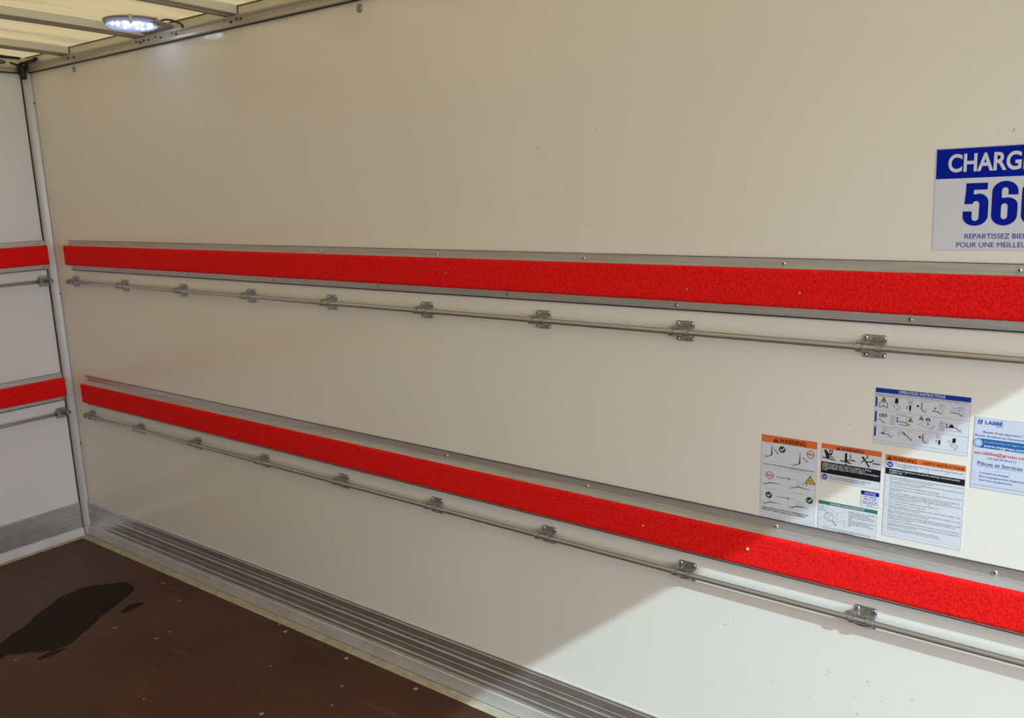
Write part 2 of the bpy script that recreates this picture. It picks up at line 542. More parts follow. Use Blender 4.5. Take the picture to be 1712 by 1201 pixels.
b = MB(); b.prism([(0.0235, 0.0), (0.0235, 0.003), (0.038, 0.0026), (0.040, 0.0)], ALONG_Y, -W, -0.0235)
struct('trim_7', b, 'sealant', 'cream sealed floor edge below the bulkhead kick plate')
b = MB(); b.box((0.024, -0.0236, 0.0), (L, -0.0209, 0.0022))
struct('trim_8', b, 'seal_black', 'dark joint between floor edge and side kick plate')

# wall fasteners near the roof rail
b = MB()
b.lathe([(0.0125, 0.0), (0.0125, 0.0012), (0.0105, 0.003), (0.006, 0.003), (0.0052, 0.0014), (0.0045, 0.0014), (0.0045, 0.0035), (0.002, 0.0036), (0.0005, 0.0012)],
        '-y', (0, 0, 0), 20, [0, 0, 0, 0, 1, 0, 0, 1])
CAPPED = b.mesh('capped_screw', ['galvanised', 'screw_recess'])
for x in (0.410, 2.117, 3.82):
    link('capped_screw', CAPPED, wall_right, (x, 0, 2.1265))

# small scratches and scuffs in the gelcoat
b = MB()
SC = [(2.115, 1.057, 90), (2.114, 1.042, 90), (2.764, 1.67, 0), (2.749, 1.694, 60), (2.839, 1.59, 170), (2.963, 1.515, 5), (2.906, 1.491, 0), (3.321, 1.58, 40),
      (2.931, 1.727, 90), (3.446, 1.064, 160), (3.559, 1.087, 165), (3.572, 1.061, 80), (2.734, 0.868, 170), (2.775, 0.898, 120), (1.804, 0.38, 0),
      (2.146, 0.449, 85), (2.165, 0.455, 170), (2.479, 0.48, 20), (2.499, 0.348, 0), (2.151, 0.242, 10), (1.854, 0.194, 0), (2.243, 0.223, 5),
      (2.754, 0.436, 160), (2.79, 0.452, 0), (2.78, 0.333, 15), (3.004, 0.383, 0), (2.938, 0.319, 20), (2.975, 0.332, 0), (3.313, 0.522, 70),
      (3.292, 0.498, 0), (3.344, 0.447, 50), (3.258, 0.318, 0), (3.545, 0.446, 125), (3.55, 0.456, 130), (3.637, 0.460, 130), (3.641, 0.452, 125), (3.605, 0.412, 0),
      (3.613, 0.411, 60), (3.618, 0.374, 75), (3.619, 0.368, 85), (3.672, 0.424, 150), (3.734, 0.45, 0), (3.414, 0.383, 150), (3.51, 0.375, 60),
      (3.016, 1.248, 80), (3.014, 1.223, 0), (2.258, 1.766, 0), (3.846, 1.671, 60), (3.821, 1.671, 160), (3.40, 0.397, 165)]
for x, z, ang in SC:
    ln = random.uniform(0.004, 0.011); wd = random.uniform(0.0007, 0.0016)
    a = math.radians(ang)
    ca, sa = math.cos(a), math.sin(a)
    pts = []
    for u, v in ((-1, 0), (-0.3, 0.8), (0.4, 0.6), (1, 0.1), (0.5, -0.7), (-0.4, -0.9)):
        u *= ln / 2 * random.uniform(0.8, 1.2); v *= wd * random.uniform(0.4, 1.1)
        pts.append((x + u * ca - v * sa, -0.00025, z + u * sa + v * ca))
    b.add(pts, [tuple(range(6))])
o = b.build('scuff_marks', 'scuff', wall_right)
o['kind'] = 'stuff'
o['label'] = 'small dark scratches in the wall surface'

# floor: wet stain, screws
def blob(b, pts, z, jit):
    out = []
    n_ = len(pts)
    for i in range(n_):
        pa, p0, p1, pb = (Vector(pts[(i + k) % n_]) for k in (-1, 0, 1, 2))
        for s_ in range(8):
            f = s_ / 8
            p = 0.5 * (2 * p0 + (p1 - pa) * f + (2 * pa - 5 * p0 + 4 * p1 - pb) * f * f + (3 * p0 - pa - 3 * p1 + pb) * f ** 3)
            q = noise.noise_vector(Vector((p.x * 18, p.y * 18, 3))) * jit + noise.noise_vector(Vector((p.x * 60, p.y * 60, 1))) * jit * 0.4
            out.append((p.x + q.x, p.y + q.y, z))
    b.add(out, [tuple(range(len(out)))])


for pts, jit in (([(0.702, -0.195), (0.80, -0.235), (0.859, -0.346), (0.933, -0.47), (1.005, -0.608), (0.965, -0.691), (0.895, -0.748), (0.90, -0.80), (0.86, -0.85),
                   (0.797, -0.765), (0.735, -0.658), (0.669, -0.562), (0.592, -0.431), (0.577, -0.324), (0.637, -0.252)], 0.014),
                 ([(0.932, -0.255), (0.945, -0.307), (0.949, -0.351), (0.914, -0.339), (0.906, -0.284)], 0.008),
                 ([(1.026, -0.618), (1.034, -0.664), (1.024, -0.711), (1.007, -0.705), (1.002, -0.65)], 0.006)):
    b = MB(); blob(b, pts, 0.0004, jit)
    b.build('wet_stain', 'wet', floor)
b = MB()
b.lathe([(0.0075, 0.0), (0.0075, 0.0012), (0.005, 0.0018), (0.003, 0.0018), (0.0026, 0.0006), (0.0004, 0.0006)], 'z', (0, 0, 0), 14, [0, 0, 0, 1, 1])
FSCREW = b.mesh('floor_screw', ['screw_steel', 'screw_recess'])
for x, y in ((1.933, -0.084), (2.265, -0.084), (1.958, -0.46), (1.60, -0.084)):
    link('screw', FSCREW, floor, (x, y, 0))

# ------------------------------------------------------------------ red carpeted bumper strips
def carpet_mesh(length, z0, z1, y_back, y_front, seed, fine=0.0045):
    """felt pad: the front skin is a fine grid with real tufts"""
    b = MB()
    r = 0.007
    prof = [(y_back, z1), (y_front + r, z1)]
    for i in range(1, 5):
        a = math.pi / 2 * i / 4
        prof.append((y_front + r - r * math.sin(a), z1 - r + r * math.cos(a)))
    nmid = max(4, int((z1 - z0 - 2 * r) / fine))
    for i in range(1, nmid):
        prof.append((y_front, z1 - r - (z1 - z0 - 2 * r) * i / nmid))
    for i in range(0, 5):
        a = math.pi / 2 * i / 4
        prof.append((y_front + r - r * math.cos(a), z0 + r - r * math.sin(a)))
    prof.append((y_back, z0))
    nx = int(length / fine)
    k = len(prof)
    zc = (z0 + z1) / 2
    for i in range(nx + 1):
        x = length * i / nx
        for j, (y, z) in enumerate(prof):
            if 0 < j < k - 1:
                d = noise.noise(Vector((x * 210, z * 170, seed))) * 0.0010 + noise.noise(Vector((x * 60, z * 60, seed + 5))) * 0.0005
                cyl = Vector((y - (y_front + 0.012), (z - zc) * 0.25)).normalized()
                y += cyl.x * d
                z += cyl.y * d
            b.v.append((x, y, z))
    for i in range(nx):
        for j in range(k - 1):
            b.face((i * k + j, i * k + j + 1, (i + 1) * k + j + 1, (i + 1) * k + j), 0, True)
    b.face(list(range(k)))
    b.face([nx * k + j for j in range(k)])
    return b


def bumper(name, label, x0, x1, ft, fb, rt, rb, bt, bb, depth, scr_top, scr_bot, seed, loc=(0, 0, 0), rotz=0.0):
    """ft..fb top flange, rt..rb red felt, bt..bb bottom flange heights (z)"""
    t = thing(name, label, 'bumper strip', loc, None, (0, 0, rotz))
    t.location = (loc[0] + 0.0005 * math.sin(rotz), loc[1] - 0.0005 * math.cos(rotz), 0)
    b = MB()
    yl = -depth + 0.006
    prof = [(0, ft), (-0.0045, ft), (-0.0045, ft - 0.0025), (-0.003, ft - 0.003), (-0.003, fb + 0.0030), (-0.0058, fb + 0.0022), (-0.0062, fb), (yl, rt - 0.001), (yl, rb + 0.0),
            (yl - 0.0045, rb - 0.0002), (yl - 0.0045, rb - 0.0016), (yl, rb - 0.0016), (-0.004, bt), (-0.003, bt - 0.001), (-0.003, bb + 0.004), (-0.0045, bb + 0.0035), (-0.0045, bb), (0, bb)]
    b.prism(prof, ALONG_X, x0, x1, caps=True)
    b.build('metal_channel', 'aluminium', t)
    b = MB(); b.box((x0, -0.0052, bb - 0.0036), (x1, 0.0, bb))  # added dark strip, the shaded gap under the flange put into its colour
    b.build('lower_edge_shade', 'dark_edge_line', t)
    b = MB(); b.box((x0, -0.0048, ft), (x1, 0.0, ft + 0.0013))  # thin dark line added along the top of the flange
    b.build('upper_edge_line', 'dark_edge_line', t)
    cp = carpet_mesh(x1 - x0, rb, rt, yl + 0.004, -depth, seed)
    cp.build('felt_pad', 'red_carpet', t, (x0 - 0.001, 0, 0))
    for x in scr_top:
        link('screw', SCREW, t, (x, -0.003, ft * 0.42 + fb * 0.58))
    for x in scr_bot:
        link('screw', SCREW, t, (x, -0.003, bt * 0.45 + bb * 0.55))
    return t


S_TOP = [0.200, 0.384, 0.830, 1.348, 1.862, 2.380, 2.890, 3.416, 3.874, 4.39, 4.88]
S_BOT = [0.200, 0.576, 1.083, 1.606, 2.129, 2.639, 3.154, 3.685, 4.20, 4.72]
bumper('bumper_strip', 'upper long red felt bumper strip in aluminium channel on the side wall', 0.176, 4.98,
       1.4205, 1.4015, 1.400, 1.3145, 1.3125, 1.2930, 0.030, S_TOP, S_BOT, 1.0)
bumper('bumper_strip', 'lower long red felt bumper strip on the side wall, partly sunlit', 0.165, 4.98,
       0.8045, 0.7800, 0.7705, 0.6835, 0.6800, 0.6715, 0.030, [0.181] + S_TOP[1:], S_BOT, 9.0)
bumper('bumper_strip', 'upper short red felt bumper strip on the bulkhead wall', -2.0, -0.030,
       1.4205, 1.4015, 1.400, 1.3130, 1.3110, 1.2930, 0.030, [-0.055, -0.55, -1.05], [-0.045, -0.5, -1.0], 4.0, (0, 0, 0), math.pi / 2)
bumper('bumper_strip', 'lower short red felt bumper strip on the bulkhead wall', -2.0, -0.034,
       0.8070, 0.7890, 0.7870, 0.7000, 0.6970, 0.6800, 0.030, [-0.055, -0.55, -1.05], [-0.045, -0.5, -1.0], 6.0, (0, 0, 0), math.pi / 2)

# crumbs caught in the felt
for (x, z, lab, m_, s_) in ((3.357, 0.729, 'tan crumb stuck on the sunlit edge of the lower red strip', 'crumb', 0.0042),
                            (3.076, 0.726, 'tan crumb stuck in the shaded lower red strip', 'crumb', 0.0028),
                            (2.435, 1.356, 'dark speck caught in the middle of the upper red strip', 'scuff', 0.0026),
                            (3.195, 1.345, 'small grey speck in the upper red strip, left of another speck', 'scuff', 0.0024),
                            (3.463, 1.349, 'grey speck in the upper red strip, nearest the capacity sign', 'scuff', 0.0030)):
    b = MB()
    b.lathe([(0.2 * s_, -s_), (0.8 * s_, -0.4 * s_), (s_, 0.2 * s_), (0.5 * s_, 0.9 * s_), (0.1 * s_, 1.1 * s_)], 'x', (0, 0, 0), 8)
    b.v = [tuple(Vector(p) * (1 + 0.45 * noise.noise(Vector(p) * 400 + Vector((x, 0, z))))) for p in b.v]
    o = b.build('crumb', m_, None, (x, -0.0315, z))
    tag(o, lab, 'crumb')

# ------------------------------------------------------------------ lashing rails
TUBE_Y, TUBE_R = -0.0245, 0.0074


def sheet(b, prof, x0, x1, th):
    """bent sheet metal: open polyline (y,z) with thickness, swept in x"""
    n_ = len(prof)
    nor = []
    for i in range(n_):
        p0, p1 = prof[max(i - 1, 0)], prof[min(i + 1, n_ - 1)]
        d = Vector((p1[0] - p0[0], p1[1] - p0[1])).normalized()
        nor.append((-d.y, d.x))
    o = len(b.v)
    for x in (x0, x1):
        for s_ in (0, th):
            for (y, z), (ny, nz_) in zip(prof, nor):
                b.v.append((x, y + ny * s_, z + nz_ * s_))
    A, B, C, D = o, o + n_, o + 2 * n_, o + 3 * n_
    for i in range(n_ - 1):
        b.face((A + i, A + i + 1, C + i + 1, C + i))
        b.face((B + i, D + i, D + i + 1, B + i + 1))
        b.face((A + i, B + i, B + i + 1, A + i + 1))
        b.face((C + i, C + i + 1, D + i + 1, D + i))
    for i in (0, n_ - 1):
        b.face((A + i, C + i, D + i, B + i))


def rounded_plate(b, x0, x1, z0, z1, r, y0, y1, corners):
    pts = []
    for (cx, cz, a0, on) in ((x1 - r, z1 - r, 0, corners[0]), (x0 + r, z1 - r, 90, corners[1]), (x0 + r, z0 + r, 180, corners[2]), (x1 - r, z0 + r, 270, corners[3])):
        if on:
            for k in range(4):
                a = math.radians(a0 + 30 * k)
                pts.append((cx + r * math.cos(a), cz + r * math.sin(a)))
        else:
            sx = 1 if a0 in (0, 270) else -1
            sz = 1 if a0 in (0, 90) else -1
            pts.append((cx + r * sx, cz + r * sz))
    b.prism(pts, lambda t, a, c: (a, t, c), y0, y1)


b = MB()
rounded_plate(b, -0.024, 0.024, 0.0095, 0.0250, 0.005, -0.0024, 0, (1, 1, 0, 0))
rounded_plate(b, -0.024, 0.024, -0.0250, -0.0095, 0.005, -0.0024, 0, (0, 0, 1, 1))
R_, STRAP_T = 0.0080, 0.0030
arc = [(TUBE_Y - R_ * math.cos(math.radians(a)), R_ * math.sin(math.radians(a))) for a in range(80, -81, -16)]
up_leg = [(-0.0004, 0.0105), (-0.004, 0.0100), (-0.012, 0.0088), (TUBE_Y + 0.001, 0.0080)]
sheet(b, up_leg, -0.024, 0.0245, -0.0020)
for xa, xb in ((-0.0305, -0.0180), (0.0085, 0.0215)):
    sheet(b, [(-0.004, 0.0098)] + [(TUBE_Y + 0.002, 0.0080)] + arc + [(TUBE_Y + 0.002, -0.0080), (-0.0008, -0.0098)], xa, xb, -STRAP_T)
BRACKET = b.mesh('bracket', ['galvanised'])

def lashing_rail(label, x0, x1, z, xs, loc=(0, 0, 0), rotz=0.0):
    t = thing('lashing_rail', label, 'rail', (loc[0], loc[1], z), None, (0, 0, rotz))
    b = MB()
    nx = max(2, int((x1 - x0) / 0.25))
    b.tube([(x0 + (x1 - x0) * i / nx, TUBE_Y, 0) for i in range(nx + 1)], TUBE_R, 16)
    b.build('tube', 'tube_zinc', t)
    for x in xs:
        k = link('bracket', BRACKET, t, (x, 0, 0))
        for sx in (-0.0185, 0.0185):
            for sz in (0.0185, -0.0190):
                link('screw', SCREW, k, (sx, -0.0024, sz))
    return t


UB = [0.198, 0.612, 1.042, 1.47, 1.902, 2.328, 2.756, 3.177, 3.617, 4.045, 4.473]
lashing_rail('upper long steel lashing rail on brackets below the upper red strip', 0.170, 4.95, 1.2395, UB)
LB = [0.190, 0.607, 1.028, 1.462, 1.895, 2.327, 2.757, 3.188, 3.627, 4.055, 4.483]
lashing_rail('lower long steel lashing rail on brackets below the lower red strip', 0.166, 4.95, 0.6185, LB)
lashing_rail('upper short steel lashing rail on the bulkhead', -2.0, -0.026, 1.2390, [-0.055, -0.62, -1.2], (0, 0), math.pi / 2)
lashing_rail('lower short steel lashing rail on the bulkhead', -2.0, -0.026, 0.6200, [-0.060, -0.62, -1.2], (0, 0), math.pi / 2)

# ------------------------------------------------------------------ round LED lamp
LX, LY, LZ, LR = 1.118, -0.140, 2.196, 0.092
lamp = thing('ceiling_lamp', 'round white LED lamp glowing under the roof by the side wall', 'lamp', (LX, LY, LZ))
b = MB()
b.lathe([(LR - 0.010, 0.015), (LR, 0.0145), (LR + 0.002, 0.012), (LR + 0.002, 0.009), (LR, 0.0070), (LR - 0.003, 0.0070), (LR - 0.005, 0.009), (LR - 0.008, 0.012)], 'z', (0, 0, 0), 48)
b.build('rim', 'lamp_rim', lamp)
b = MB()
b.lathe([(LR - 0.003, 0.0085), (LR - 0.004, -0.004), (LR - 0.012, -0.013), (LR - 0.030, -0.018), (0.03, -0.020), (0.001, -0.0205)], 'z', (0, 0, 0), 48)
lens = b.build('lens', 'lamp_glass', lamp)
b = MB()
b.lathe([(0.001, 0.004), (LR - 0.012, 0.004), (LR - 0.007, -0.004), (LR - 0.008, -0.0045), (LR - 0.014, 0.0025), (0.001, 0.002)], 'z', (0, 0, 0), 40)
b.build('led_board', 'led_board', lamp)
b = MB(); b.lathe([(0.0046, 0.0022), (0.0046, -0.001), (0.003, -0.0025), (0.0005, -0.003)], 'z', (0, 0, 0), 8)
LED = b.mesh('led', ['led_chip'])
spots = []
for sy in (-1, 1):
    for k in range(7):
        a = 2 * math.pi * k / 7
        spots.append((0.030 * math.cos(a), sy * 0.045 + 0.022 * math.sin(a)))
for k in range(5):
    spots.append((-0.044 + 0.022 * k, 0.0))
for x, y in spots:
    link('led', LED, lamp, (x, y, 0))
for ang in (-32, 28):
    a = math.radians(ang)
    b = MB()
    b.add([], [])
    for r0, r1, z0, z1, w0 in ((LR - 0.010, LR + 0.0055, -0.012, 0.002, 0.0045), (LR - 0.002, LR + 0.0060, 0.000, 0.0165, 0.0045)):
        b.box((r0, -w0, z0), (r1, w0, z1))
    o = b.build('clip', 'clip_steel', lamp)
    o.rotation_euler = (0, 0, a)
b = MB()
pl = [(LX + 0.097 * math.cos(math.radians(a)), LY + 0.097 * math.sin(math.radians(a))) for a in range(128, 4, -10)] + [(1.250, -0.122), (1.228, -0.060), (1.162, -0.003), (0.985, -0.003), (1.000, -0.040)]
b.prism([(x - LX, y - LY) for x, y in pl], lambda t, a, c: (a, c, t), 0.0045, 0.0075)
b.build('mounting_plate', 'lamp_plate', lamp, (0, 0, -0.0100))
pts = [(1.155, -0.06, 2.205), (1.175, -0.054, 2.2115), (1.20, -0.048, 2.210), (1.222, -0.040, 2.204), (1.238, -0.030, 2.196), (1.243, -0.022, 2.188), (1.236, -0.020, 2.183)]
b = MB(); b.tube(smooth([(x - LX, y - LY, z - LZ) for x, y, z in pts]), 0.0034, 8)
b.build('cable', 'black_rubber', lamp)

# ------------------------------------------------------------------ cable bundle in the roof corner
cb = thing('cable_bundle', 'black electric cable bundle hanging in the roof corner', 'cable', (0.03, -0.03, 2.12))
def C(pts, r, name='cable'):
    b = MB(); b.tube([(x - 0.03, y + 0.03, z - 2.12) for x, y, z in pts], r, 10)
    b.build(name, 'black_rubber', cb)
C([(0.030, -0.030, 2.120), (0.030, -0.033, 2.135), (0.030, -0.034, 2.150), (0.030, -0.030, 2.165), (0.033, -0.032, 2.178)], [0.010, 0.0145, 0.014, 0.013, 0.008], 'connector')
C([(0.028, -0.042, 2.150), (0.026, -0.050, 2.165), (0.028, -0.047, 2.178), (0.040, -0.036, 2.186), (0.075, -0.028, 2.189), (0.120, -0.026, 2.191), (0.150, -0.026, 2.194)], [0.006, 0.0065, 0.0065, 0.0065, 0.0065, 0.009, 0.008])
C([(0.036, -0.026, 2.150), (0.046, -0.026, 2.166), (0.052, -0.026, 2.180), (0.066, -0.026, 2.188)], 0.006)
C([(0.028, -0.046, 2.176), (0.024, -0.062, 2.183), (0.022, -0.078, 2.187)], 0.0042)
cl = thing('cable_tie', 'black looped cable tie on the bulkhead roof rail', 'cable', (0.022, -0.12, 2.186))
b = MB()
ring = [(0.0, 0.022 * math.cos(a) + 0.0, 0.0055 * math.sin(a) + 0.002) for a in [2 * math.pi * k / 14 for k in range(15)]]
b.tube(ring, 0.0032, 6, cap=False)
b.tube([(0, -0.022, 0.003), (0, -0.045, 0.006), (0, -0.070, 0.006), (0, -0.2, 0.008)], 0.0042, 6)
b.build('loop', 'black_rubber', cl)

# pale wood splinters on the floor
for i, (x, y) in enumerate([(1.037, -0.167), (0.834, -0.115), (0.921, -0.058), (1.235, -0.333), (1.24, -0.388), (1.029, -0.434), (1.571, -0.631), (1.539, -0.064),
                            (0.413, -0.059), (0.953, -0.761), (1.751, -0.267), (2.053, -0.211), (2.109, -0.303)]):
    s_ = random.uniform(0.0045, 0.009)
    b = MB()
    pr_ = [(-s_, -0.0012), (s_ * 0.6, -0.0018), (s_, 0.0002), (s_ * 0.4, 0.0016), (-s_ * 0.7, 0.0012)]
    b.prism(pr_, lambda t, a, c: (a, c, t), 0.0, 0.0012)
    o = b.build('wood_splinter', 'wood_chip', None, (x, y, 0.0))
    o.rotation_euler = (0, 0, random.uniform(0, 3.1))
    tag(o, 'tiny pale wood splinter lying on the brown floor', 'splinter', 'wood splinters on the floor')

# ------------------------------------------------------------------ stickers
TEXTS = []
MM = 0.001


class Sticker:
    """flat printed sheet on the side wall; u right, v down from the top left corner, in millimetres"""

    def __init__(s, name, label, x0, z_top, w, h, paper='paper_white', border=None, tilt=0.0, cat='sticker'):
        s.w, s.h = w, h
        s.root = thing(name, label, cat, (x0, 0, z_top), None, (0, -tilt, 0))
        b = MB()
        r = 1.5
        rounded_plate(b, 0, w * MM, -h * MM, 0, r * MM, -0.0004, 0, (1, 1, 1, 1))
        b.build('sheet', paper, s.root)
        if border:
            s.frame(0.9, 0.9, w - 0.9, h - 0.9, 0.35, border, 'border_line')

    def P(s, u, v, lay):
        return (u * MM, -0.0004 - lay * 0.00012, -v * MM)

    def poly(s, pts, m, name='print_shape', lay=1, b=None):
        own = b is None
        b = b or MB()
        lay = lay + 0.02 * len(b.f)
        b.add([s.P(u, v, lay) for u, v in pts], [tuple(range(len(pts)))])
        if own:
            return b.build(name, m, s.root)

    def rect(s, u0, v0, u1, v1, m, name='bar', lay=1, b=None):
        return s.poly([(u0, v0), (u1, v0), (u1, v1), (u0, v1)], m, name, lay, b)

    def stroke(s, pts, w, m, name='line_drawing', lay=1, b=None, closed=False):
        own = b is None
        b = b or MB()
        P_ = [Vector(p) for p in pts]
        if closed: P_.append(P_[0])
        for p, q in zip(P_[:-1], P_[1:]):
            d = (q - p)
            if d.length < 1e-6: continue
            d = d.normalized() * (w / 2)
            nn = Vector((-d.y, d.x))
            c = [p - d * 0.6 + nn, q + d * 0.6 + nn, q + d * 0.6 - nn, p - d * 0.6 - nn]
            b.add([s.P(k.x, k.y, lay + 0.02 * len(b.f)) for k in c], [(0, 1, 2, 3)])
        if own:
            return b.build(name, m, s.root)

    def frame(s, u0, v0, u1, v1, w, m, name='frame_line', lay=1):
        return s.stroke([(u0, v0), (u1, v0), (u1, v1), (u0, v1)], w, m, name, lay, None, True)

    def disc(s, u, v, r, m, name='disc', lay=1, n_=20, ry=None):
        return s.poly([(u + r * math.cos(2 * math.pi * k / n_), v + (ry or r) * math.sin(2 * math.pi * k / n_)) for k in range(n_)], m, name, lay)

    def ring(s, u, v, r, w, m, name='ring', lay=1, n_=20):
        return s.stroke([(u + r * math.cos(2 * math.pi * k / n_), v + r * math.sin(2 * math.pi * k / n_)) for k in range(n_)], w, m, name, lay, None, True)

    def arrow(s, p, q, w, head, m, name='arrow', lay=1, both=False):
        b = MB()
        p, q = Vector(p), Vector(q)
        d = (q - p).normalized(); nn = Vector((-d.y, d.x))
        s.stroke([p + d * (head if both else 0), q - d * head], w, m, name, lay, b)
        s.poly([q, q - d * head + nn * head * 0.6, q - d * head - nn * head * 0.6], m, name, lay, b)
        if both:
            s.poly([p, p + d * head + nn * head * 0.6, p + d * head - nn * head * 0.6], m, name, lay, b)
        return b.build(name, m, s.root)

    def triangle(s, u, v, size, m, name='warning_triangle', lay=1):
        return s.poly([(u, v - size * 0.58), (u + size * 0.62, v + size * 0.48), (u - size * 0.62, v + size * 0.48)], m, name, lay)

    def text(s, string, u, v, cap, m, width=None, align='LEFT', bold=0.0, name='lettering', lay=3, spacing=1.0, xscale=1.0):
        o = link(name, bpy.data.meshes.new(name), s.root)
        o.data.materials.append(MATS[m])
        TEXTS.append((o, string, u, v, cap, width, align, bold, lay, spacing, xscale))
        return o


def flush_texts():
    tmp = []
    for (o, string, u, v, cap, width, align, bold, lay, spacing, xscale) in TEXTS:
        cu = bpy.data.curves.new('t', 'FONT')
        cu.body = string
        cu.size = 1.0
        cu.align_x = align
        cu.offset = bold
        cu.space_line = spacing
        cu.resolution_u = 10 if cap > 20 else 4 if cap > 6 else (2 if cap > 2.2 else 1)
        ob = bpy.data.objects.new('t', cu)
        COL.objects.link(ob)
        tmp.append(ob)
    dg = bpy.context.evaluated_depsgraph_get()
    dg.update()
    for ob, (o, string, u, v, cap, width, align, bold, lay, spacing, xscale) in zip(tmp, TEXTS):
        me = bpy.data.meshes.new_from_object(ob.evaluated_get(dg))
        k = cap / 0.70 * MM
        xs = [p.co.x for p in me.vertices]
        kx = k * xscale
        if width and xs:
            kx = width * MM / max(1e-6, max(xs) - min(xs))
        for p in me.vertices:
            x, y = p.co.x, p.co.y
            p.co = (u * MM + x * kx, -0.0004 - lay * 0.00012, -v * MM + y * k)
        me.materials.clear()
        me.materials.append(o.data.materials[0])
        me.name = 'lettering'
        o.data = me
    for ob in tmp:
        cu = ob.data
        bpy.data.objects.remove(ob)
        bpy.data.curves.remove(cu)


def no_sign(s, u, v, r):
    s.disc(u, v, r, 'paper_white', 'sign_face', 1)
    s.ring(u, v, r, r * 0.2, 'ink_red', 'prohibition_ring', 2)
    s.text('NO', u, v + r * 0.32, r * 0.66, 'ink_black', align='CENTER', bold=0.02)


def check_sign(s, u, v, r):
    s.disc(u, v, r, 'ink_check', 'check_disc', 1)
    s.stroke([(u - r * 0.5, v), (u - r * 0.12, v + r * 0.4), (u + r * 0.55, v - r * 0.4)], r * 0.3, 'paper_white', 'check_mark', 2)


def truck_pose(s, u, v, kind, load=False):
    """side view of wheel, arm and platform; kind: up, high, flat"""
    b = MB()
    s.stroke([(u - 20, v - 30), (u + 1, v - 30), (u + 1, v - 6)] if kind == 'up' else [(u - 18, v - 18), (u - 2, v - 18), (u - 2, v - 2)], 0.35, '', b=b)
    for r in (5.0, 2.8):
        s.stroke([(u - 20 + r * math.cos(a), v + 4 + r * math.sin(a)) for a in [math.radians(d) for d in range(-80, 81, 20)]], 0.4, '', b=b)
    s.stroke([(u - 22, v + 1), (u - 8, v + 1)], 0.3, '', b=b)
    s.stroke([(u - 10, v + 14), (u + 16, v + 14)], 0.3, '', b=b)
    b.build('line_drawing', 'ink_grey', s.root)
    b = MB()
    s.stroke([(u - 14, v + 4), (u - 8, v + 2), (u, v - 2)], 1.6, '', b=b)
    if kind == 'up':
        s.poly([(u - 0.4, v - 30), (u + 1.2, v - 2), (u - 2.2, v - 2)], '', b=b)
    elif kind == 'high':
        s.poly([(u - 1, v - 3.2), (u + 30, v + 1), (u + 30, v + 1.6), (u - 1, v - 1)], '', b=b)
    else:
        s.poly([(u - 1, v - 3.0), (u + 27, v - 2.4), (u + 27, v - 1.8), (u - 1, v - 0.8)], '', b=b)
    b.build('platform_drawing', 'ink_black', s.root)
    if load:
        b = MB()
        s.stroke([(u + 2, v - 15), (u + 15, v - 15), (u + 15, v - 3), (u + 2, v - 3)], 0.3, '', b=b, closed=True)
        s.stroke([(u + 2, v - 15), (u + 15, v - 3)], 0.3, '', b=b)
        s.stroke([(u + 15, v - 15), (u + 2, v - 3)], 0.3, '', b=b)
        b.build('load_drawing', 'ink_grey', s.root)


def book_icon(s, u, v, r):
    s.disc(u, v, r, 'ink_navy', 'icon_disc', 1)
    b = MB()
    s.stroke([(u - r * 0.5, v - r * 0.35), (u - r * 0.05, v - r * 0.25), (u - r * 0.05, v + r * 0.4), (u - r * 0.5, v + r * 0.3)], r * 0.14, '', b=b, closed=True, lay=2)
    s.stroke([(u + r * 0.5, v - r * 0.35), (u + r * 0.08, v - r * 0.25), (u + r * 0.08, v + r * 0.4), (u + r * 0.5, v + r * 0.3)], r * 0.14, '', b=b, closed=True, lay=2)
    b.build('book_icon', 'paper_white', s.root)


# --- capacity sign
s = Sticker('capacity_sign', 'white load capacity sign with blue header and big blue 560', 3.7135, 1.6430, 285, 199, 'paper_white', 'ink_grey', math.radians(0.9), 'sign')
s.rect(2.4, 2.0, 282.6, 59, 'ink_navy', 'header_bar', 1)
s.text('CHARGE UTILE', 23.0, 45.5, 32.5, 'paper_white', 250, 'LEFT', 0.026)
# heavy condensed numerals drawn as outlines
def digit(s, pieces, name='numeral'):
    b = MB()
    for pts in pieces:
        s.poly(pts, '', b=b, lay=2)
    b.build(name, 'ink_navy', s.root)
def arcpts(cx, cy, rx, ry, a0, a1, n_=20):
    return [(cx + rx * math.cos(math.radians(a0 + (a1 - a0) * k / n_)), cy - ry * math.sin(math.radians(a0 + (a1 - a0) * k / n_))) for k in range(n_ + 1)]
def band(outer, inner):
    return [[outer[i], outer[i + 1], inner[i + 1], inner[i]] for i in range(len(outer) - 1)]
D0, D1, DW = 67.0, 151.0, 43.0
u5 = 54.0
five = [[(u5 + 3.5, D0 + 2), (u5 + 41, D0 + 2), (u5 + 41, D0 + 15), (u5 + 3.5, D0 + 15)],
        [(u5 + 3.5, D0 + 15), (u5 + 17.5, D0 + 15), (u5 + 16.5, D0 + 42), (u5 + 1.5, D0 + 42)]]
top_o = arcpts(u5 + 27, D0 + 40, 16.5, 17.5, 125, 0); top_i = arcpts(u5 + 22, D0 + 42, 5.5, 5.5, 170, 0)
bot_o = arcpts(u5 + 21.5, D1 - 19, 22, 19, 0, -180); bot_i = arcpts(u5 + 21.5, D1 - 16, 6, 6.5, 0, -180)
five += band(top_o, top_i) + [[(u5 + 28, D0 + 40), (u5 + 43.5, D0 + 40), (u5 + 43.5, D1 - 19), (u5 + 27.5, D1 - 16)]]
five += band(bot_o, bot_i) + [[(u5 - 0.5, D1 - 28), (u5 + 15.5, D1 - 28), (u5 + 15.5, D1 - 16), (u5 - 0.5, D1 - 19)]]
five += [[(u5 + 14.5, D0 + 21), (u5 + 22, D0 + 25), (u5 + 17.5, D0 + 37.5), (u5 + 14.5, D0 + 42)]]
digit(s, five)
